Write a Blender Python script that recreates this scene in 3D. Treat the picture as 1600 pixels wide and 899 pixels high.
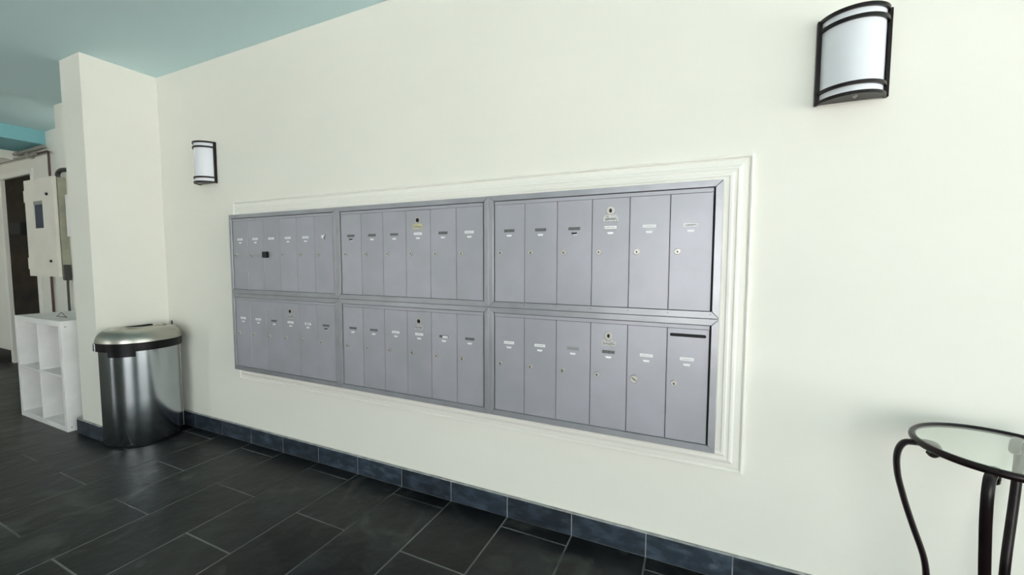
import bpy, bmesh, math, random
from mathutils import Vector, Matrix
random.seed(7)
for o in list(bpy.data.objects): bpy.data.objects.remove(o)
SC = bpy.context.scene
COL = SC.collection
PI = math.pi

# ------------------------------------------------------------------ camera
YAW, PITCH, ROLL = -0.4289, -0.0639, 0.0019
cam_d = bpy.data.cameras.new('camera'); cam = bpy.data.objects.new('camera', cam_d); COL.objects.link(cam)
fwd = Vector((math.sin(YAW)*math.cos(PITCH), math.cos(YAW)*math.cos(PITCH), math.sin(PITCH)))
right = Vector((math.cos(YAW), -math.sin(YAW), 0)); up = right.cross(fwd)
r2 = math.cos(ROLL)*right + math.sin(ROLL)*up; u2 = -math.sin(ROLL)*right + math.cos(ROLL)*up
cam.matrix_world = Matrix(((r2.x, u2.x, -fwd.x, 2.0117), (r2.y, u2.y, -fwd.y, -1.6667), (r2.z, u2.z, -fwd.z, 1.1902), (0, 0, 0, 1)))
cam_d.sensor_width = 36; cam_d.lens = 36*638.29/1600; cam_d.clip_start = .02
SC.camera = cam
# ------------------------------------------------------------------ light
W = bpy.data.worlds.new('daylight'); SC.world = W; W.use_nodes = True
bg = W.node_tree.nodes['Background']; bg.inputs[0].default_value = (1, .99, .975, 1); bg.inputs[1].default_value = 4.3
sun_d = bpy.data.lights.new('bounce_sun', 'SUN'); sun_d.energy = 19; sun_d.angle = .01; sun_d.color = (1, .985, .96)
bounce_sun = bpy.data.objects.new('bounce_sun', sun_d); COL.objects.link(bounce_sun); bounce_sun.rotation_euler = (-math.radians(20), 0, 0)   # added to brighten the ceiling by bounce off the paving; high, behind the building
def daylight_portal(loc, rot, sx, sy):
    d = bpy.data.lights.new('daylight_portal', 'AREA'); d.shape = 'RECTANGLE'; d.size = sx; d.size_y = sy
    d.cycles.is_portal = True
    o = bpy.data.objects.new('daylight_portal', d); COL.objects.link(o); o.location = loc; o.rotation_euler = rot
OPEN_R = (-5.4, -.5, 2.44)      # y0, y1, top of the open end on the right
OPEN_F = [(.7, 4.6, 2.44), (-4.8, -3.9, 2.3)]   # x0, x1, top of the openings behind the camera
FRONT_Y = -7.0; RIGHT_X = 7.6
daylight_portal((RIGHT_X+.1, (OPEN_R[0]+OPEN_R[1])/2, OPEN_R[2]/2), (0, PI/2, 0), OPEN_R[2], OPEN_R[1]-OPEN_R[0])
for x0, x1, zt in OPEN_F:
    daylight_portal(((x0+x1)/2, FRONT_Y-.1, zt/2), (PI/2, 0, 0), x1-x0, zt)
SC.view_settings.view_transform = 'Standard'; SC.view_settings.look = 'None'
SC.view_settings.gamma = 1; SC.view_settings.use_curve_mapping = False
SC.view_settings.exposure = .42

# ------------------------------------------------------------------ materials
def mat(name, col, rough=.5, metal=0, bump=0, bscale=(20, 20, 20), var=0, vscale=(3, 3, 3), col2=None, thresh=None,
        coat=0, spec=.5, trans=0, aniso=0, bdist=.002, detail=5, voff=None, rvar=0, col3=None, v3=(2, 2, 2), t3=(.6, .75)):
    m = bpy.data.materials.new(name); m.use_nodes = True; nt = m.node_tree; N = nt.nodes; L = nt.links
    b = N['Principled BSDF']; b.inputs['Base Color'].default_value = (*col, 1); b.inputs['Roughness'].default_value = rough
    b.inputs['Metallic'].default_value = metal; b.inputs['Coat Weight'].default_value = coat
    b.inputs['Specular IOR Level'].default_value = spec; b.inputs['Transmission Weight'].default_value = trans
    b.inputs['Anisotropic'].default_value = aniso
    tc = N.new('ShaderNodeTexCoord'); geo = N.new('ShaderNodeNewGeometry')
    def noise(sc, det=5):
        mp = N.new('ShaderNodeMapping'); mp.inputs['Scale'].default_value = sc; L.new(geo.outputs['Position'], mp.inputs[0])
        n = N.new('ShaderNodeTexNoise'); n.inputs['Detail'].default_value = det; n.inputs['Scale'].default_value = 1
        L.new(mp.outputs[0], n.inputs['Vector']); return n
    if col2 or voff:
        mix = N.new('ShaderNodeMix'); mix.data_type = 'RGBA'
        mix.inputs[6].default_value = (*col, 1); mix.inputs[7].default_value = (*(col2 or col), 1)
        n = noise(vscale, detail); rp = N.new('ShaderNodeValToRGB')
        a, c = thresh or (.35, .65); rp.color_ramp.elements[0].position = a; rp.color_ramp.elements[1].position = c
        L.new(n.outputs[0], rp.inputs[0]); L.new(rp.outputs[0], mix.inputs[0])
        out = mix.outputs[2]
        if col3:                                   # scuffs and mineral streaks
            m3 = N.new('ShaderNodeMix'); m3.data_type = 'RGBA'; m3.inputs[7].default_value = (*col3, 1)
            n3 = noise(v3, 12); n3.inputs['Distortion'].default_value = 1.5; r3 = N.new('ShaderNodeValToRGB')
            r3.color_ramp.elements[0].position = t3[0]; r3.color_ramp.elements[1].position = t3[1]
            L.new(n3.outputs[0], r3.inputs[0]); L.new(r3.outputs[0], m3.inputs[0]); L.new(out, m3.inputs[6]); out = m3.outputs[2]
        if voff:                                   # piece to piece variation
            oi = N.new('ShaderNodeObjectInfo'); hs = N.new('ShaderNodeHueSaturation'); mr = N.new('ShaderNodeMapRange')
            mr.inputs[3].default_value = 1-voff; mr.inputs[4].default_value = 1+voff
            L.new(oi.outputs['Random'], mr.inputs[0]); L.new(mr.outputs[0], hs.inputs['Value']); L.new(out, hs.inputs['Color']); out = hs.outputs[0]
        L.new(out, b.inputs['Base Color'])
        if rvar:
            mr = N.new('ShaderNodeMapRange'); mr.inputs[3].default_value = rough-rvar; mr.inputs[4].default_value = rough+rvar
            L.new(n.outputs[0], mr.inputs[0]); L.new(mr.outputs[0], b.inputs['Roughness'])
    if bump:
        n = noise(bscale, 6); bp = N.new('ShaderNodeBump'); bp.inputs['Strength'].default_value = bump; bp.inputs['Distance'].default_value = bdist
        L.new(n.outputs[0], bp.inputs['Height']); L.new(bp.outputs[0], b.inputs['Normal'])
    return m
M = {}
M['wall'] = mat('cream_wall_paint', (.85, .84, .765), .55, bump=.25, bscale=(50, 50, 18), col2=(.825, .82, .745), vscale=(1.2, 1.2, 2.5), bdist=.002, spec=.3)
M['ceiling'] = mat('teal_ceiling_paint', (.74, .96, 1.0), .8, bump=.3, bscale=(40, 40, 40), spec=.2)
M['beam'] = mat('shaded_teal_paint', (.26, .55, .60), .8, bump=.3, bscale=(40, 40, 40), spec=.2)  # ceiling's teal paint, with the beam's shade put into the colour
M['trim'] = mat('white_trim_paint', (.875, .865, .80), .4, bump=.15, bscale=(30, 30, 30), spec=.4)
M['slate'] = mat('dark_slate', (.004, .0062, .0068), .36, bump=.8, bscale=(14, 14, 14), col2=(.024, .031, .033), vscale=(6, 6, 6), thresh=(.46, .86), spec=.32, col3=(.060, .066, .060), v3=(4, 3, 3), t3=(.58, .80), voff=.4, bdist=.004, rvar=.12, detail=9)
M['slate_wall'] = mat('blue_slate', (.015, .024, .036), .5, bump=.7, bscale=(30, 30, 30), col2=(.055, .080, .112), vscale=(12, 12, 26), thresh=(.45, .75), col3=(.10, .125, .15), v3=(9, 9, 16), t3=(.6, .85), voff=.25, bdist=.003, rvar=.1, detail=9)
M['grout'] = mat('grey_grout', (.20, .205, .20), .9, bump=.4, bscale=(200, 200, 200), col2=(.05, .053, .053), vscale=(2, 2, 2), thresh=(.42, .68))
M['caulk'] = mat('pale_grout', (.42, .43, .42), .85, col2=(.25, .26, .26), vscale=(20, 20, 20))
M['mail'] = mat('grey_enamel', (.42, .415, .465), .42, metal=.3, bump=.06, bscale=(180, 180, 180), col2=(.38, .385, .42), vscale=(7, 7, 7), voff=.035, bdist=.001, spec=.5)
M['mailframe'] = mat('grey_anodised_frame', (.38, .385, .415), .36, metal=.45, bump=.05, bscale=(8, 8, 200), col2=(.34, .345, .37), vscale=(9, 9, 9), voff=.04, bdist=.001)
M['dark'] = mat('dark_recess', (.01, .01, .011), .8)
M['chrome'] = mat('worn_chrome', (.58, .57, .54), .42, metal=.75, col2=(.42, .41, .38), vscale=(300, 300, 300))
M['brass'] = mat('dull_brass_grey', (.42, .39, .34), .35, metal=.9)
M['tape'] = mat('white_label_strip', (.85, .86, .86), .4, col2=(.45, .46, .48), vscale=(260, 260, 160), thresh=(.58, .7))
M['slotdark'] = mat('dark_name_slot', (.09, .095, .095), .5, col2=(.16, .165, .165), vscale=(160, 160, 260))
M['slotgrey'] = mat('grey_name_slot', (.28, .29, .29), .5)
M['slotpale'] = mat('faded_writing', (.55, .56, .57), .6)
M['tag'] = mat('silver_plate', (.52, .52, .51), .4, metal=.4, col2=(.30, .30, .29), vscale=(160, 160, 200), thresh=(.5, .6))
M['yellow'] = mat('yellowed_plate', (.62, .58, .34), .5, col2=(.45, .42, .24), vscale=(150, 150, 150))
M['ink'] = mat('dark_ink', (.03, .03, .035), .6)
M['bronze'] = mat('dark_bronze', (.006, .004, .0045), .3, col2=(.014, .007, .008), vscale=(30, 30, 30), spec=.3)
M['opal'] = mat('opal_glass', (.80, .82, .86), .16, spec=.5, coat=.3)
M['steel'] = mat('brushed_steel', (.50, .53, .56), .17, metal=1, bump=.12, bscale=(3, 3, 400), bdist=.0008, col2=(.42, .46, .48), vscale=(6, 6, 3))
M['steel_lid'] = mat('satin_steel', (.50, .49, .44), .33, metal=1, bump=.1, bscale=(60, 60, 60), bdist=.0008, col2=(.42, .42, .37), vscale=(12, 12, 12))
M['plastic'] = mat('black_plastic', (.003, .003, .004), .35, spec=.25)
M['white'] = mat('white_laminate', (.93, .92, .91), .35, col2=(.83, .83, .82), vscale=(5, 5, 5))
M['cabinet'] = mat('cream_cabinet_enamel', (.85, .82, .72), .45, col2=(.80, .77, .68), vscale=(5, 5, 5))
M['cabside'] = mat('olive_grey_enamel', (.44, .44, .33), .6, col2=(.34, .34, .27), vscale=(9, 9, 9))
M['bluewin'] = mat('dark_blue_window', (.015, .03, .07), .45, spec=.3)
M['doorbrown'] = mat('rusty_brown_door', (.040, .026, .014), .8, spec=.2, bump=.4, bscale=(18, 18, 18), col2=(.008, .007, .006), vscale=(4, 4, 7), thresh=(.3, .7), detail=8)
M['black'] = mat('black_baseboard', (.008, .008, .009), .5)
M['pipe'] = mat('grey_conduit', (.36, .35, .31), .5, metal=.3)
M['pipered'] = mat('rust_red_pipe', (.09, .045, .04), .6)
M['pipedark'] = mat('black_conduit', (.05, .05, .045), .45)
M['pave'] = mat('pale_paving', (.76, .76, .74), .9, col2=(.7, .7, .68), vscale=(1, 1, 1))
M['patch'] = mat('bright_white_plate', (.95, .95, .93), .5)
def glass():
    m = bpy.data.materials.new('clear_tabletop_glass'); m.use_nodes = True; b = m.node_tree.nodes['Principled BSDF']
    b.inputs['Base Color'].default_value = (.86, .93, .89, 1); b.inputs['Roughness'].default_value = .0
    b.inputs['Transmission Weight'].default_value = 1; b.inputs['IOR'].default_value = 1.45
    return m
M['glass'] = glass()

# ------------------------------------------------------------------ helpers
def tag(o, label=None, cat=None, group=None, kind=None):
    if label: o['label'] = label
    if cat: o['category'] = cat
    if group: o['group'] = group
    if kind: o['kind'] = kind
    return o
def thing(name, loc, label, cat, group=None, rz=0):
    o = bpy.data.objects.new(name, None); COL.objects.link(o); o.location = loc; o.rotation_euler = (0, 0, rz)
    o.empty_display_size = .1
    return tag(o, label, cat, group)
def link(name, me, parent=None, loc=(0, 0, 0), rot=(0, 0, 0)):
    o = bpy.data.objects.new(name, me); COL.objects.link(o); o.parent = parent; o.location = loc; o.rotation_euler = rot
    return o
def mesh(name, bm, m, smooth=False):
    bmesh.ops.recalc_face_normals(bm, faces=bm.faces)
    me = bpy.data.meshes.new(name); bm.to_mesh(me); bm.free(); me.materials.append(M[m] if isinstance(m, str) else m)
    if smooth:
        for p in me.polygons: p.use_smooth = True
        me.set_sharp_from_angle(angle=math.radians(35))
    return me
def obj(name, bm, m, parent=None, loc=(0, 0, 0), rot=(0, 0, 0), smooth=False):
    o = link(name, mesh(name, bm, m, smooth), parent, loc, rot)
    if smooth:
        try: o.data.set_sharp_from_angle(angle=math.radians(35))
        except Exception: pass
    return o
def box(bm, x0, x1, y0, y1, z0, z1, bev=0, seg=1):
    t = bmesh.new()
    vs = [t.verts.new((x, y, z)) for x in (x0, x1) for y in (y0, y1) for z in (z0, z1)]
    for f in ((0, 1, 3, 2), (4, 6, 7, 5), (0, 4, 5, 1), (2, 3, 7, 6), (0, 2, 6, 4), (1, 5, 7, 3)): t.faces.new([vs[i] for i in f])
    if bev: bmesh.ops.bevel(t, geom=list(t.edges), offset=bev, segments=seg, affect='EDGES', profile=.5)
    merge(bm, t)
def merge(bm, t):
    me = bpy.data.meshes.new('tmp'); t.to_mesh(me); t.free(); bm.from_mesh(me); bpy.data.meshes.remove(me)
def bx(*a, **k):
    bm = bmesh.new(); box(bm, *a, **k); return bm
def prism(bm, pts, axis, a, b, bev=0):
    """extrude a closed outline; axis 0: pts=(y,z) 1: pts=(x,z) 2: pts=(x,y)"""
    t = bmesh.new()
    def P(p, c): return {0: (c, p[0], p[1]), 1: (p[0], c, p[1]), 2: (p[0], p[1], c)}[axis]
    A = [t.verts.new(P(p, a)) for p in pts]; B = [t.verts.new(P(p, b)) for p in pts]; n = len(pts)
    t.faces.new(A); t.faces.new(B[::-1])
    for i in range(n): t.faces.new((A[i], B[i], B[(i+1) % n], A[(i+1) % n]))
    if bev: bmesh.ops.bevel(t, geom=list(t.edges), offset=bev, segments=1, affect='EDGES')
    merge(bm, t)
def loft(bm, rings, close=True, cap=True):
    R = [[bm.verts.new(p) for p in r] for r in rings]; n = len(R[0])
    for a, b in zip(R, R[1:]):
        for i in range(n if close else n-1): bm.faces.new((a[i], a[(i+1) % n], b[(i+1) % n], b[i]))
    if cap: bm.faces.new(R[0][::-1]); bm.faces.new(R[-1])
def tube(bm, pts, rad, n=10, rads=None):
    pts = [Vector(p) for p in pts]; rings = []
    T = [(pts[min(i+1, len(pts)-1)]-pts[max(i-1, 0)]).normalized() for i in range(len(pts))]
    ref = Vector((0, 0, 1)) if abs(T[0].z) < .9 else Vector((1, 0, 0))
    nrm = (ref - T[0]*ref.dot(T[0])).normalized()
    for i, p in enumerate(pts):
        nrm = (nrm - T[i]*nrm.dot(T[i])).normalized(); bi = T[i].cross(nrm)
        rr = rads[i] if rads else rad
        a_, b_ = rr if isinstance(rr, tuple) else (rr, rr)
        rings.append([p + nrm*math.cos(2*PI*k/n)*a_ + bi*math.sin(2*PI*k/n)*b_ for k in range(n)])
    loft(bm, rings)
def disc(bm, c, r, depth, n=20, dome=0, rim=0):
    """round stud standing on plane y=c.y and growing towards -y"""
    prof = [(r, 0), (r, -depth+rim), (r-rim, -depth)]
    if dome: prof.append((r*.5, -depth-dome*.75)); prof.append((r*.06, -depth-dome))
    else: prof.append((r*.06, -depth))
    rings = [[(c[0]+q*math.cos(2*PI*k/n), c[1]+y, c[2]+q*math.sin(2*PI*k/n)) for k in range(n)] for q, y in prof]
    loft(bm, rings)
def smoothpath(P, k=8):
    P = [Vector(p) for p in P]; out = []
    for i in range(len(P)-1):
        p0, p1, p2, p3 = P[max(i-1, 0)], P[i], P[i+1], P[min(i+2, len(P)-1)]
        for j in range(k):
            t = j/k
            out.append(.5*((2*p1)+(p2-p0)*t+(2*p0-5*p1+4*p2-p3)*t*t+(3*p1-p0-3*p2+p3)*t**3))
    out.append(P[-1]); return out
def S(name, bm, m, parent=None):
    o = obj(name, bm, m, parent)
    if parent is None: o['kind'] = 'structure'
    return o

# ------------------------------------------------------------------ the setting
ZC = 2.484
# floor: grout bed with slate tiles, each 0.305 x 0.61 in running bond
floor = S('floor', bx(-6.2, RIGHT_X+.15, FRONT_Y-.15, .45, -.12, -.0009), 'grout')
TL = .617; CW = .308; G = .0065
tiles = []
def tile_rows():
    for i in range(-20, 25):
        off = -.080 if i % 2 == 0 else -.395
        edges = [off - TL*k for k in range(0, 12)]
        x0, x1 = i*CW, (i+1)*CW
        top = -.001 if x0 > -1.84 else .19
        e = [top] + ([off+TL] if off+TL < top-.05 else []) + edges
        for a, b in zip(e, e[1:]):
            yield i, x0, x1, b, a
rest = bmesh.new(); mcache = {}
for i, x0, x1, y0, y1 in tile_rows():
    if x0 > RIGHT_X: continue
    near = y1 > -1.75 and not (x0 > 3.3) and y1 - y0 > .02
    lift = random.uniform(-.0002, .0004)
    if near and x0 > -5.9:
        key = round(y1-y0, 3)
        if key not in mcache: mcache[key] = mesh('tile', bx(-CW/2+G/2, CW/2-G/2, -key/2+G/2, key/2-G/2, -.010, 0, bev=.0012), 'slate')
        o = link('tile', mcache[key], floor, ((x0+x1)/2, (y0+y1)/2, lift), (random.uniform(-.0008, .0008), random.uniform(-.0008, .0008), 0))
    else:
        box(rest, x0+G/2, x1-G/2, max(y0, FRONT_Y)+G/2, y1-G/2, -.010, lift)
o = obj('floor_tiles', rest, 'slate', floor); o['kind'] = 'stuff'

S('ceiling', bx(-6.2, RIGHT_X+.15, FRONT_Y-.15, .45, ZC, ZC+.15), 'ceiling')
S('trim_1', bx(-4.66, -4.0, FRONT_Y, .195, 2.352, ZC), 'beam')                    # dropped ceiling beam
S('trim_2', bx(-5.95, -4.66, -.9, .195, 2.26, ZC), 'wall')                         # white soffit beyond it
wall_main = S('wall_back', bx(-1.53, RIGHT_X+.15, 0, .15, -.12, ZC), 'wall')
S('wall_column', bx(-1.80, -1.53, -.40, .15, -.12, ZC), 'wall')
S('wall_pier', bx(-2.93, -1.80, -.075, .15, -.12, ZC), 'wall')
# rear wall with the doorway
bm = bmesh.new()
box(bm, -4.34, -2.93, .195, .35, -.12, ZC); box(bm, -5.26, -4.34, .195, .35, 2.16, ZC); box(bm, -6.2, -5.26, .195, .35, -.12, ZC)
S('wall_rear', bm, 'wall')
S('wall_left', bx(-6.2, -5.95, FRONT_Y, .35, -.12, ZC), 'wall')
# front wall behind the camera and the open right end
bm = bmesh.new(); xs = -6.2
for x0, x1, zt in sorted(OPEN_F):
    box(bm, xs, x0, FRONT_Y-.15, FRONT_Y, -.12, ZC); box(bm, x0, x1, FRONT_Y-.15, FRONT_Y, zt, ZC); xs = x1
box(bm, xs, RIGHT_X+.15, FRONT_Y-.15, FRONT_Y, -.12, ZC)
S('wall_front', bm, 'wall')
bm = bmesh.new()
box(bm, RIGHT_X, RIGHT_X+.15, FRONT_Y, OPEN_R[0], -.12, ZC); box(bm, RIGHT_X, RIGHT_X+.15, OPEN_R[1], .15, -.12, ZC)
box(bm, RIGHT_X, RIGHT_X+.15, OPEN_R[0], OPEN_R[1], OPEN_R[2], ZC)
S('wall_right', bm, 'wall')
S('floor_outside', bx(-30, 40, -40, 8, -.3, -.125), 'pave')
# door leaf and frame in the rear wall
door = thing('door_1', (-4.8, .218, 0), None, None); door['kind'] = 'structure'
obj('door_panel', bx(-.395, .395, 0, .04, .005, 2.10), 'doorbrown', door)
bm = bmesh.new(); box(bm, -.46, -.40, -.033, .06, 0, 2.16, bev=.004); box(bm, .40, .46, -.033, .06, 0, 2.16, bev=.004); box(bm, -.40, .40, -.033, .06, 2.10, 2.16, bev=.004)
obj('door_frame', bm, 'trim', door)
o = obj('lock_box', bx(-.10, .20, -.07, 0, 1.47, 1.60, bev=.008), 'dark', door); o['label'] = 'black lock box on dark door'
S('baseboard_rear', bx(-5.95, -5.27, .183, .195, 0, .14), 'black')

# slate skirting, each tile a piece
bb = S('baseboard_back', bx(-1.53, RIGHT_X-.02, -.0095, 0, 0, .0985), 'caulk')
me = mesh('tile', bx(-CW/2+.002, CW/2-.002, -.008, 0, 0, .097, bev=.0008), 'slate_wall')
for i in range(-4, 24):
    link('tile', me, bb, ((i+.5)*CW, -.0035, .0015))
obj('tile', bx(-1.53, -4*CW-.0015, -.0115, -.0035, .0015, .0985, bev=.001), 'slate_wall', bb)
obj('grout_cap', bx(-1.53, RIGHT_X-.02, -.0122, 0, .0985, .1045, bev=.0015), 'caulk', bb)
bl = S('baseboard_column', bx(-1.86, -1.526, -.404, -.40, 0, .1), 'grout')
me = mesh('tile', bx(0, .163, -.008, 0, 0, .097, bev=.001), 'slate_wall')
for x in (-1.862, -1.695): link('tile', me, bl, (x, -.4035, .0015))
me = mesh('tile', bx(0, .008, 0, .195, 0, .097, bev=.001), 'slate_wall')
for y in (-.41, -.208): link('tile', me, bl, (-1.5265, y, .0015))
obj('grout_cap', bx(-1.862, -1.518, -.412, -.40, .0985, .104, bev=.0015), 'caulk', bl)

# ------------------------------------------------------------------ picture-frame moulding round the mailboxes
GX0, UW, GZ0, UH, PF = -.6087, .8962, 1.4691, .4772, -.0996
XL, XR, ZT, ZB = GX0, GX0+3*UW, GZ0, GZ0-2*UH
prof = [(-.03, 0), (-.03, .022), (.006, .022), (.012, .0205), (.020, .0205), (.024, .0225), (.032, .0225), (.037, .019), (.044, .019), (.049, .021), (.056, .0195), (.062, .014), (.078, .0125), (.083, .008), (.0855, .0125), (.089, .016), (.093, .0155), (.0965, .010), (.0965, 0)]
def mould(name, a, b, da, db, nrm):
    bm = bmesh.new()
    ra = []; rb = []
    for s, h in prof:
        ra.append((a[0]+da[0]*s, -h, a[1]+da[1]*s)); rb.append((b[0]+db[0]*s, -h, b[1]+db[1]*s))
    loft(bm, [ra, rb]); return S(name, bm, 'trim')
mould('trim_3', (XL, ZT), (XR, ZT), (-1, 1), (1, 1), 0)
mould('trim_4', (XR, ZT), (XR, ZB), (1, 1), (1, -1), 0)
mould('trim_5', (XR, ZB), (XL, ZB), (1, -1), (-1, -1), 0)
mould('trim_6', (XL, ZB), (XL, ZT), (-1, -1), (-1, 1), 0)

# ------------------------------------------------------------------ mailbox units
DX = [.0265, .1660, .3070, .4480, .5890, .7295, .8680]
def quad_bm(pts, y0, y1, bev=.0012):
    bm = bmesh.new(); prism(bm, pts, 1, y0, y1, bev); return bm
FW = .0235
rail_me = {
 'top': mesh('frame_rail', quad_bm([(.0006, -.0006), (UW-.0006, -.0006), (UW-FW-.0008, -FW), (FW+.0008, -FW)], -.004, .010), 'mailframe'),
 'bottom': mesh('frame_rail', quad_bm([(FW+.0008, -.4525), (UW-FW-.0008, -.4525), (UW-.0006, -UH+.0006), (.0006, -UH+.0006)], -.004, .010), 'mailframe'),
 'left': mesh('frame_rail', quad_bm([(.0006, -.0012), (FW, -FW-.0006), (FW, -.4525+.0006), (.0006, -UH+.0012)], -.004, .010), 'mailframe'),
 'right': mesh('frame_rail', quad_bm([(UW-.0006, -.0012), (UW-.0006, -UH+.0012), (UW-FW, -.4525+.0006), (UW-FW, -FW-.0006)], -.004, .010), 'mailframe')}
house_bm = bmesh.new(); box(house_bm, .003, UW-.003, .010, -PF, -UH+.003, -.003)
house_me = mesh('housing', house_bm, 'dark')
head_me = mesh('header_strip', bx(.0265, .8675, .0015, .008, -.0395, -.0255, bev=.0006), 'mail')
# door panels: origin at upper left of each door; 0.411 tall
def door_bm(w, slot_open=None):
    bm = bmesh.new(); box(bm, .0012, w-.0012, .0015, .006, -.4105, 0, bev=.0008)
    box(bm, w-.0036, w-.0022, .0007, .003, -.408, -.003)      # folded edge that catches the light
    return bm
DW = DX[2]-DX[1]
door_me = mesh('door', door_bm(DW), 'mail')
def lock_bm(r, d=.004):
    bm = bmesh.new(); disc(bm, (0, .0015, 0), r, d, 18, rim=.0015)
    return bm
lock_me = mesh('lock', lock_bm(.0113), 'chrome', True)
biglock_me = mesh('lock', lock_bm(.0150, .008), 'chrome', True)
key_bm = bmesh.new(); box(key_bm, -.0012, .0012, -.0032, -.0024, -.0055, .003); disc(key_bm, (0, -.0025, 0), .0028, .0008, 10)
key_me = mesh('keyhole', key_bm, 'dark')
bkey_bm = bmesh.new(); box(bkey_bm, -.010, .010, -.0072, -.0062, -.0016, .0016)
bkey_me = mesh('keyhole', bkey_bm, 'ink')
def slot_mesh(m, w=.047, h=.0118, y=-.0003):
    bm = bmesh.new(); box(bm, -w/2, w/2, y, .0018, -h/2, h/2, bev=.0004)
    return mesh('name_slot', bm, m)
slotD, slotG, slotW = slot_mesh('slotdark'), slot_mesh('slotgrey'), slot_mesh('tape')
rim_bm = bmesh.new()
for a in ((-.026, .026, .0068, .0080), (-.026, .026, -.0080, -.0068)): box(rim_bm, a[0], a[1], .0006, .0018, a[2], a[3])
for a in ((-.026, -.0245), (.0245, .026)): box(rim_bm, a[0], a[1], .0006, .0018, -.0068, .0068)
rim_me = mesh('slot_rim', rim_bm, 'mail')
def name_bm():
    bm = bmesh.new(); rnd = random.Random(3); x = -.018
    while x < .017:
        w = rnd.uniform(.0014, .003); z = rnd.uniform(-.0006, .0006); h = rnd.uniform(.0012, .0022)
        box(bm, x, x+w, -.0006, .0, z-h, z+h); x += w+rnd.uniform(.0008, .0018)
    return bm
nameK = mesh('written_name', name_bm(), 'ink'); nameG = mesh('written_name', name_bm(), 'slotpale')
def number_bm():
    bm = bmesh.new(); prism(bm, [(-.0115, .0035), (.0115, .0035), (.0115, -.001), (.008, -.0042), (-.008, -.0042), (-.0115, -.001)], 1, .0003, .0018); return bm
numW = mesh('number_label', number_bm(), 'tape')
numK = mesh('number_label', number_bm(), 'ink')
bz_bm = bmesh.new(); disc(bz_bm, (0, .0015, 0), .0155, .0028, 24, rim=.001)
bezel_me = mesh('master_lock', bz_bm, 'chrome', True)
hole_bm = bmesh.new(); disc(hole_bm, (0, -.0010, 0), .0095, .001, 20); hole_me = mesh('lock_hole', hole_bm, 'dark')
holeR_me = mesh('lock_hole', (lambda b: (disc(b, (0, -.0010, 0), .0095, .001, 20), b)[1])(bmesh.new()), 'brass')
plate = {}
for k in ('tag', 'yellow'):
    bm = bmesh.new(); prism(bm, [(-.028, .009), (-.018, .013), (.018, .013), (.028, .009), (.028, -.013), (-.028, -.013)], 1, -.0002, .0018, .0005)
    plate[k] = mesh('lock_plate', bm, k)
strip_bm = bmesh.new(); prism(strip_bm, [(-.020, .003), (.020, .003), (.020, -.003), (-.020, -.003)], 1, -.0008, .0); strip_me = mesh('plate_text', strip_bm, 'slotgrey')
rivet_me = mesh('rivet', (lambda b: (disc(b, (0, -.004, 0), .0022, .0007, 8), b)[1])(bmesh.new()), 'slotdark')

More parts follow.
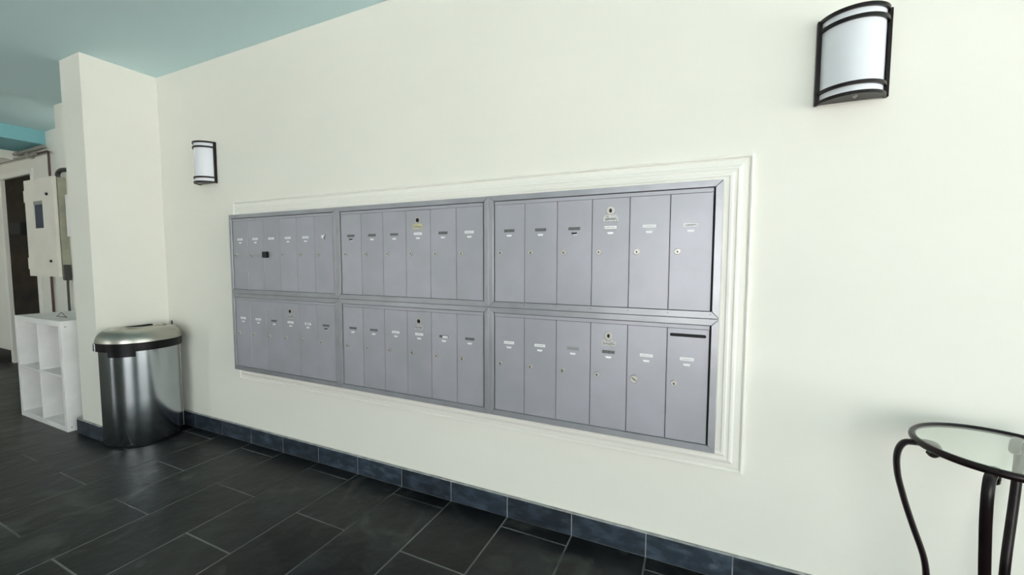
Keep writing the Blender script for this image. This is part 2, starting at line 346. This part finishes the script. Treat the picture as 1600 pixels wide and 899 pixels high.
def mail_unit(ci, ri, label, slots, nums, master=None, extra=None, rivets=False):
    u = thing('mailbox_unit', (GX0+ci*UW, PF+.004, GZ0-ri*UH), label, 'mailbox', 'grey wall mailbox units')
    for k in ('top', 'bottom', 'left', 'right'): link('frame_rail', rail_me[k], u)
    link('housing', house_me, u); link('header_strip', head_me, u)
    for d in range(6):
        o = link('door', door_me, u, (DX[d] if d < 5 else DX[5], 0, -.0405))
        o.scale = ((DX[d+1]-DX[d])/DW, 1, 1)
        sx = 1/o.scale[0]
        def sub(name, me, x, z, y=0, rot=0):
            c = link(name, me, o, (x, y, z+.0405), (0, rot, 0)); c.scale = (sx, 1, 1); return c
        cx = .0705*(DX[d+1]-DX[d])/.141
        s = slots[d]
        if s != '-':
            sub('name_slot', {'d': slotD, 'g': slotG, 'w': slotW, 'h': slotD}[s], cx, -.150); sub('slot_rim', rim_me, cx, -.150)
            if s == 'h':
                c = sub('name_card', slotW, cx+.008, -.151, -.0006); c.scale = (.62, 1, .8)
        if s == 'w': sub('written_name', nameK if (ci, ri, d) in ((2, 0, 5), (0, 1, 4)) else nameG, cx, -.150, -.0004)
        if nums[d] == 'w': sub('number_label', numW, cx, -.1705)
        elif nums[d] == 'k': sub('number_label', numK, cx, -.168); c = sub('number_label', numW, cx+.004, -.173, .0002); c.scale = (.7, 1, .5)
        lk = (extra or {}).get(d)
        if lk == 'cover':
            bm = bmesh.new(); box(bm, -.017, .017, -.020, .0015, -.018, .018, bev=.003); box(bm, -.003, .0, -.0212, -.02, -.016, .016)
            c = obj('lock_cover', bm, 'plastic', o, (.030, 0, -.243+.0405)); c['label'] = 'black square lock cover'
        elif lk == 'big':
            sub('lock', biglock_me, .028, -.243); sub('keyhole', bkey_me, .028, -.243, rot=.6)
        else:
            sub('lock', lock_me, .0275, -.243, rot=random.uniform(-.5, .5)); sub('keyhole', key_me, .0275, -.243, rot=random.uniform(-.3, .3))
        if lk == 'mailslot':
            bm = bmesh.new(); n = 8; pts = []
            for cxx, a0 in ((.125, -PI/2), (.015, PI/2)):
                for j in range(n+1): a = a0+PI*j/n; pts.append((cxx+.0058*math.cos(a), -.0645+.0405+.0058*math.sin(a)))
            prism(bm, pts, 1, .0009, .0018); c = obj('mail_slot', bm, 'dark', o); c['label'] = 'black slit for mail at top of door'
        if lk == 'scratched':
            bm = bmesh.new()
            for j in range(9):
                x = random.uniform(.02, .06); z = -random.uniform(.175, .235)+.0405
                box(bm, x, x+random.uniform(.004, .014), .0011, .0017, z, z+random.uniform(.001, .003))
            obj('scratch_mark', bm, 'tag', o)
        if lk == 'torn':
            bm = bmesh.new()
            prism(bm, [(-.018, .008), (.006, .010), (.010, .002), (-.002, -.002), (-.006, -.010), (-.016, -.004)], 1, .0003, .0018)
            c = obj('name_card', bm, 'tape', o, (cx, 0, -.1095)); c['label'] = 'torn white name card'
            bm = bmesh.new(); prism(bm, [(.002, .0), (.015, .011), (.018, .009), (.008, -.004), (.012, -.014), (.004, -.012)], 1, .0002, .0018)
            obj('torn_edge', bm, 'slotdark', o, (cx, 0, -.1095))
        if d == 3 and master:
            sub('master_lock', bezel_me, cx, -.087); sub('lock_hole', holeR_me if master[0] == 'r' else hole_me, cx, -.087)
            if master[0] == 'r': c = sub('lock_hole', hole_me, cx, -.087, -.0006); c.scale = (.55, 1, .8)
            sub('lock_plate', plate['yellow' if 'y' in master else 'tag'], cx, -.115); sub('plate_text', strip_me, cx, -.118)
    if rivets:
        for x in DX[1:]: link('rivet', rivet_me, u, (x, 0, -.462))
    return u
mail_unit(0, 0, 'upper left mailbox unit, black square lock cover on its third door', 'wwwww-', 'ww-ww-', None, {2: 'cover', 5: 'torn'})
mail_unit(1, 0, 'upper middle mailbox unit with yellowed plate under its round master lock', 'dddwdw', 'kwwwww', 'ky')
mail_unit(2, 0, 'upper right mailbox unit, six clean grey doors nearest the big wall light', 'dddwww', 'wwkwww', 'r', rivets=True)
mail_unit(0, 1, 'lower left mailbox unit, darkest grey, the one nearest the steel bin', 'wwdwwd', 'wwwwwk', 'k')
mail_unit(1, 1, 'lower middle mailbox unit with scratched paint on its fifth door', 'ddwwhd', 'wwwwww', 'k', {4: 'scratched'})
mail_unit(2, 1, 'lower right mailbox unit with a black mail slit and one oversized lock', 'wwgdww', 'wwwwww', 'r', {4: 'big', 5: 'mailslot'})

# ------------------------------------------------------------------ wall lights
def arc_pts(w, s, n=24, inset=0):
    R = (w*w/4+s*s)/(2*s); a = math.asin(w/2/R)
    return [((R-inset)*math.sin(-a+2*a*k/n), -((R-inset)*math.cos(-a+2*a*k/n)-(R-s))) for k in range(n+1)]
def arc_band(w, s, z0, z1, t):
    bm = bmesh.new(); o_ = arc_pts(w, s); i_ = arc_pts(w, s, inset=t)
    rings = [[(a[0], a[1], z0), (a[0], a[1], z1), (b[0], b[1], z1), (b[0], b[1], z0)] for a, b in zip(o_, i_)]
    loft(bm, rings); return bm
def wall_light(x, z, label):
    w, s, h = .178, .070, .264
    u = thing('wall_sconce', (x, -.012, z), label, 'lamp', 'bronze wall lights')
    obj('back_plate', bx(-w/2+.006, w/2-.006, 0, .012, .004, h-.004), 'bronze', u)
    obj('diffuser', arc_band(w-.016, s-.008, .012, h-.006, .004), 'opal', u, smooth=True)
    for zz in (.0, .030, h-.041, h-.0105):
        obj('curved_bar', arc_band(w, s, zz, zz+.0105, .007), 'bronze', u, smooth=True)
    for sx in (-1, 1):
        obj('side_bar', bx(sx*w/2-.005, sx*w/2+.005, -.004, .012, 0, h, bev=.0012), 'bronze', u)
    bm = bmesh.new(); prism(bm, [(p[0]*.985, p[1]*.97) for p in arc_pts(w-.010, s-.004)], 2, .003, .008)
    o = obj('bottom_plate', bm, 'bronze', u)
    bm = bmesh.new(); r = [(.0055, .003), (.0055, -.001), (.003, -.004), (.0006, -.006)]
    loft(bm, [[(q*math.cos(2*PI*k/12), -.045+q*math.sin(2*PI*k/12), zz) for k in range(12)] for q, zz in r]); obj('finial', bm, 'chrome', o, smooth=True)
    bm = bmesh.new(); prism(bm, [(p[0]*.985, p[1]*.97) for p in arc_pts(w-.016, s-.010)], 2, h-.008, h-.005); obj('top_plate', bm, 'opal', u)
wall_light(2.432, 1.698, 'bronze wall light at the top right, above the glass side table')
wall_light(-.965, 1.697, 'bronze wall light left of the mailboxes, above the steel bin')

# ------------------------------------------------------------------ steel bin, semi-round
def dring(z, g=0, n=40, bulge=.232, half=.205, xb=0.0, rc=.03):
    """flat back at x=xb, bulging towards +x"""
    P = []
    hh = half+g; bb_ = bulge+g
    for k in range(n+1):
        a = -PI/2+PI*k/n
        c, s_ = math.cos(a), math.sin(a)
        e = 2/2.25
        P.append((xb+.0+bb_*abs(c)**e, hh*math.copysign(abs(s_)**e, s_), z))
    P += [(xb-.012-g, hh-.010, z), (xb-.020-g, hh-.03, z), (xb-.020-g, -hh+.03, z), (xb-.012-g, -hh+.010, z)]
    return P
bin_ = thing('trash_can', (-1.425, -.232, 0), 'half-round brushed steel trash can with black band under its domed lid', 'trash can')
bm = bmesh.new(); loft(bm, [dring(z, g) for z, g in ((.012, -.002), (.016, 0), (.30, .0), (.615, 0), (.63, 0))]); obj('body', bm, 'steel', bin_, smooth=True)
bm = bmesh.new(); loft(bm, [dring(z, g) for z, g in ((0, -.006), (.002, -.003), (.012, -.003), (.014, -.006))]); obj('base_rim', bm, 'plastic', bin_, smooth=True)
bm = bmesh.new(); loft(bm, [dring(z, g) for z, g in ((.618, .002), (.618, .013), (.668, .014), (.671, .010))]); o = obj('band', bm, 'plastic', bin_, smooth=True)
bm = bmesh.new(); loft(bm, [dring(z, g) for z, g in ((.668, .010), (.672, .016), (.69, .014), (.712, .006), (.728, -.006), (.740, -.022), (.747, -.040), (.750, -.060), (.7495, -.062), (.742, -.068), (.741, -.085))]); lid = obj('lid', bm, 'steel_lid', bin_, smooth=True)
bm = bmesh.new(); loft(bm, [dring(z, g) for z, g in ((.739, -.075), (.746, -.076), (.752, -.095), (.755, -.13))]); obj('swing_flap', bm, 'steel_lid', lid, smooth=True)
bm = bmesh.new(); box(bm, -.024, .004, -.221, -.170, .617, .672, bev=.004); obj('corner_clip', bm, 'steel', bin_)
# recessed grip below the band at the front left
def arcseg(y0, y1, z0, z1, g0, g1, m, name, parent):
    full = dring(0, g1); inner = dring(0, g0)
    idx = [k for k in range(41) if y0 <= full[k][1] <= y1 and full[k][0] > .03]
    bm = bmesh.new(); loft(bm, [[(full[k][0], full[k][1], z0), (full[k][0], full[k][1], z1), (inner[k][0], inner[k][1], z1), (inner[k][0], inner[k][1], z0)] for k in idx])
    return obj(name, bm, m, parent, smooth=True)
arcseg(-.200, -.095, .585, .622, -.002, .008, 'plastic', 'grip', bin_)
bm = bmesh.new(); k = 34; p = dring(0, .0012)[k]; tube(bm, [(p[0], p[1], .02), (p[0], p[1], .61)], .0018, 6); obj('seam', bm, 'steel_lid', bin_)
bm = bmesh.new(); tube(bm, [(.0, .20, .73), (.0, .20, .762)], .004, 8); obj('hinge_pin', bm, 'plastic', bin_)

# ------------------------------------------------------------------ white cube shelf
shelf = thing('cube_shelf', (-1.935, -.435, 0), 'low white open cube shelf of four compartments beside the column', 'shelf')
Ws, Hs, Ds, T, t_ = .775, .775, .345, .038, .016
obj('side_panel', bx(-T, 0, 0, Ds, 0, Hs, bev=.0012), 'white', shelf); obj('side_panel', bx(-Ws, -Ws+T, 0, Ds, 0, Hs, bev=.0012), 'white', shelf)
obj('top_panel', bx(-Ws+T, -T, 0, Ds, Hs-T, Hs, bev=.0012), 'white', shelf); obj('bottom_panel', bx(-Ws+T, -T, 0, Ds, 0, T, bev=.0012), 'white', shelf)
cx = -Ws/2
obj('divider', bx(cx-t_/2, cx+t_/2, .001, Ds, T, Hs-T, bev=.0008), 'white', shelf)
for a, b in ((-Ws+T, cx-t_/2), (cx+t_/2, -T)): obj('shelf_board', bx(a, b, .001, Ds, Hs/2-t_/2, Hs/2+t_/2, bev=.0008), 'white', shelf)
for z in (Hs-.04, .03):
    bm = bmesh.new(); tube(bm, [(0, .022, z), (.0012, .022, z)], .004, 10); o = obj('screw', bm, 'slotgrey', shelf)
# small wire hanger left on the shelf top
bm = bmesh.new(); tube(bm, smoothpath([(-.085, 0, .002), (-.05, 0, .012), (0, 0, .034), (.05, 0, .012), (.085, 0, .002)], 4), .0018, 6)
tube(bm, [(-.085, 0, .002), (.085, 0, .002)], .0018, 6)
o = obj('wire_hanger', bm, 'pipered', None, (-2.24, -.33, Hs+.0005)); tag(o, 'small rust-coloured wire triangle lying on the white cube shelf', 'wire')

# ------------------------------------------------------------------ electrical cabinet
cab = thing('electrical_cabinet', (-3.08, -.15, 1.055), 'cream metal electrical cabinet with small blue window beside the doorway', 'cabinet')
cw, chh = .285, .825
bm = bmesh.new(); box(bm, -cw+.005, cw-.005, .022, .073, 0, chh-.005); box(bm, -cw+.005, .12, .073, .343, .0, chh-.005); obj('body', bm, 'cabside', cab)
bm = bmesh.new()
wx0, wx1, wz0, wz1 = -.118, .060, .41, .64
for a in ((-cw, wx0, 0, chh), (wx1, cw, 0, chh), (wx0, wx1, 0, wz0), (wx0, wx1, wz1, chh)): box(bm, a[0], a[1], -.004, .016, a[2], a[3])
dr = obj('door', bm, 'cabinet', cab)
obj('window', bx(wx0, wx1, .003, .010, wz0, wz1), 'bluewin', dr)
obj('window_ledge', bx(wx0, wx1, -.003, .003, wz1-.03, wz1), 'pipe', dr)
for z in (.685, .13):
    bm = bmesh.new(); tube(bm, [(.165, -.004, z), (.165, -.014, z)], .011, 12); obj('latch', bm, 'plastic', dr)
obj('hinge', bx(-cw-.008, -cw+.012, -.008, .010, .64, .74), 'cabinet', cab); obj('hinge', bx(-cw-.008, -cw+.012, -.008, .010, .06, .16), 'cabinet', cab)
bm = bmesh.new(); box(bm, cw-.03, cw+.012, .026, .068, -.03, .10, bev=.004); obj('cable_entry', bm, 'pipedark', cab)
# conduits
def conduit(name, pts, r, m, label, cat='pipe', k=6, clamps=()):
    bm = bmesh.new(); tube(bm, smoothpath(pts, k) if k else pts, r, 10); o = obj(name, bm, m, None, smooth=True); tag(o, label, cat)
    for c in clamps:
        bm = bmesh.new(); box(bm, c[0]-.018, c[0]+.018, c[1]-.022, .195, c[2]-.026, c[2]+.022, bev=.004); obj('clamp', bm, 'pipe', o)
    return o
conduit('conduit', [(-5.19, .16, 2.315), (-4.6, .16, 2.318), (-3.94, .16, 2.322)], .016, 'pipe', 'upper grey conduit running along the wall under the teal beam', clamps=((-5.0, .16, 2.316), (-4.55, .16, 2.318)), k=0)
conduit('conduit', [(-5.19, .16, 2.27), (-4.5, .16, 2.27), (-4.1, .16, 2.27)], .014, 'pipe', 'lower grey conduit above the dark doorway', clamps=((-4.3, .16, 2.27),), k=0)
conduit('riser_pipe', [(-4.10, .165, 2.27), (-3.98, .165, 2.27), (-3.875, .165, 2.268), (-3.86, .165, 2.24), (-3.86, .165, 2.1), (-3.86, .165, 1.95)], .009, 'pipered', 'rust-red pipe bending down from the conduit behind the cabinet')
conduit('conduit_elbow', [(-2.84, -.108, 1.87), (-2.84, -.108, 1.90), (-2.825, -.106, 1.922), (-2.79, -.10, 1.935), (-2.74, -.082, 1.937), (-2.735, -.075, 1.937)], .016, 'pipedark', 'short black elbow conduit from cabinet top into the white pier')
conduit('cable', [(-2.80, -.10, 1.04), (-2.812, -.10, 1.0), (-2.815, -.10, .90), (-2.815, -.10, .4), (-2.815, -.10, .02)], .008, 'pipedark', 'dark cable hanging from the cabinet down behind the cube shelf', 'cable')
conduit('drain_pipe', [(-4.02, .175, 1.03), (-4.02, .175, .5), (-4.02, .175, .01)], .010, 'pipered', 'rust-red pipe dropping below the cream cabinet', k=0)
o = obj('switch_plate', bx(-2.78, -2.70, -.095, -.075, 1.39, 1.735, bev=.003), 'patch'); tag(o, 'tall narrow white plate on the pier right of the cabinet', 'plate')

# ------------------------------------------------------------------ glass side table
TC = Vector((2.7258, -.2387)); TZ = .72; TR = .168
tb = thing('side_table', (TC.x, TC.y, 0), 'round glass side table with dark scrolled iron legs beside the wall', 'table')
bm = bmesh.new(); n = 64
tube_pts = [(TR*math.cos(2*PI*k/n), TR*math.sin(2*PI*k/n)) for k in range(n)]
rings = []
for k in range(n):
    c, s_ = math.cos(2*PI*k/n), math.sin(2*PI*k/n)
    rings.append([bm.verts.new(((TR+.0075*math.cos(a))*c, (TR+.0075*math.cos(a))*s_, TZ-.008+.0095*math.sin(a))) for a in [2*PI*j/10 for j in range(10)]])
for k in range(n):
    a, b = rings[k], rings[(k+1) % n]
    for j in range(10): bm.faces.new((a[j], b[j], b[(j+1) % 10], a[(j+1) % 10]))
obj('rim', bm, 'bronze', tb, smooth=True)
bm = bmesh.new(); prism(bm, [(p[0]*.968, p[1]*.968) for p in tube_pts], 2, TZ-.009, TZ-.003); obj('glass_top', bm, 'glass', tb)
legp = [(.140, .683), (.133, .676), (.125, .680), (.122, .690), (.128, .699), (.140, .703), (.155, .703), (.172, .703), (.190, .699), (.201, .680), (.2045, .650), (.200, .605), (.189, .560), (.177, .517), (.161, .466), (.147, .425), (.137, .392), (.131, .36), (.128, .32), (.130, .26), (.139, .19), (.155, .12), (.172, .06), (.186, .022), (.196, .0085)]
legp = [Vector((r, 0, z)) for r, z in legp]
path = smoothpath(legp, 5)
bm = bmesh.new(); tube(bm, path, .008, 10, rads=[(.0075, .0108)]*len(path)); leg_me = mesh('leg', bm, 'bronze', True)
foot_bm = bmesh.new(); r = [(.010, 0), (.013, .002), (.013, .008), (.008, .014)]
loft(foot_bm, [[(.193+q*math.cos(2*PI*k/14), q*math.sin(2*PI*k/14), z) for k in range(14)] for q, z in r]); foot_me = mesh('foot', foot_bm, 'bronze', True)
for a in (178, -122, 56, -30):
    o = link('leg', leg_me, tb, rot=(0, 0, math.radians(a))); link('foot', foot_me, o)
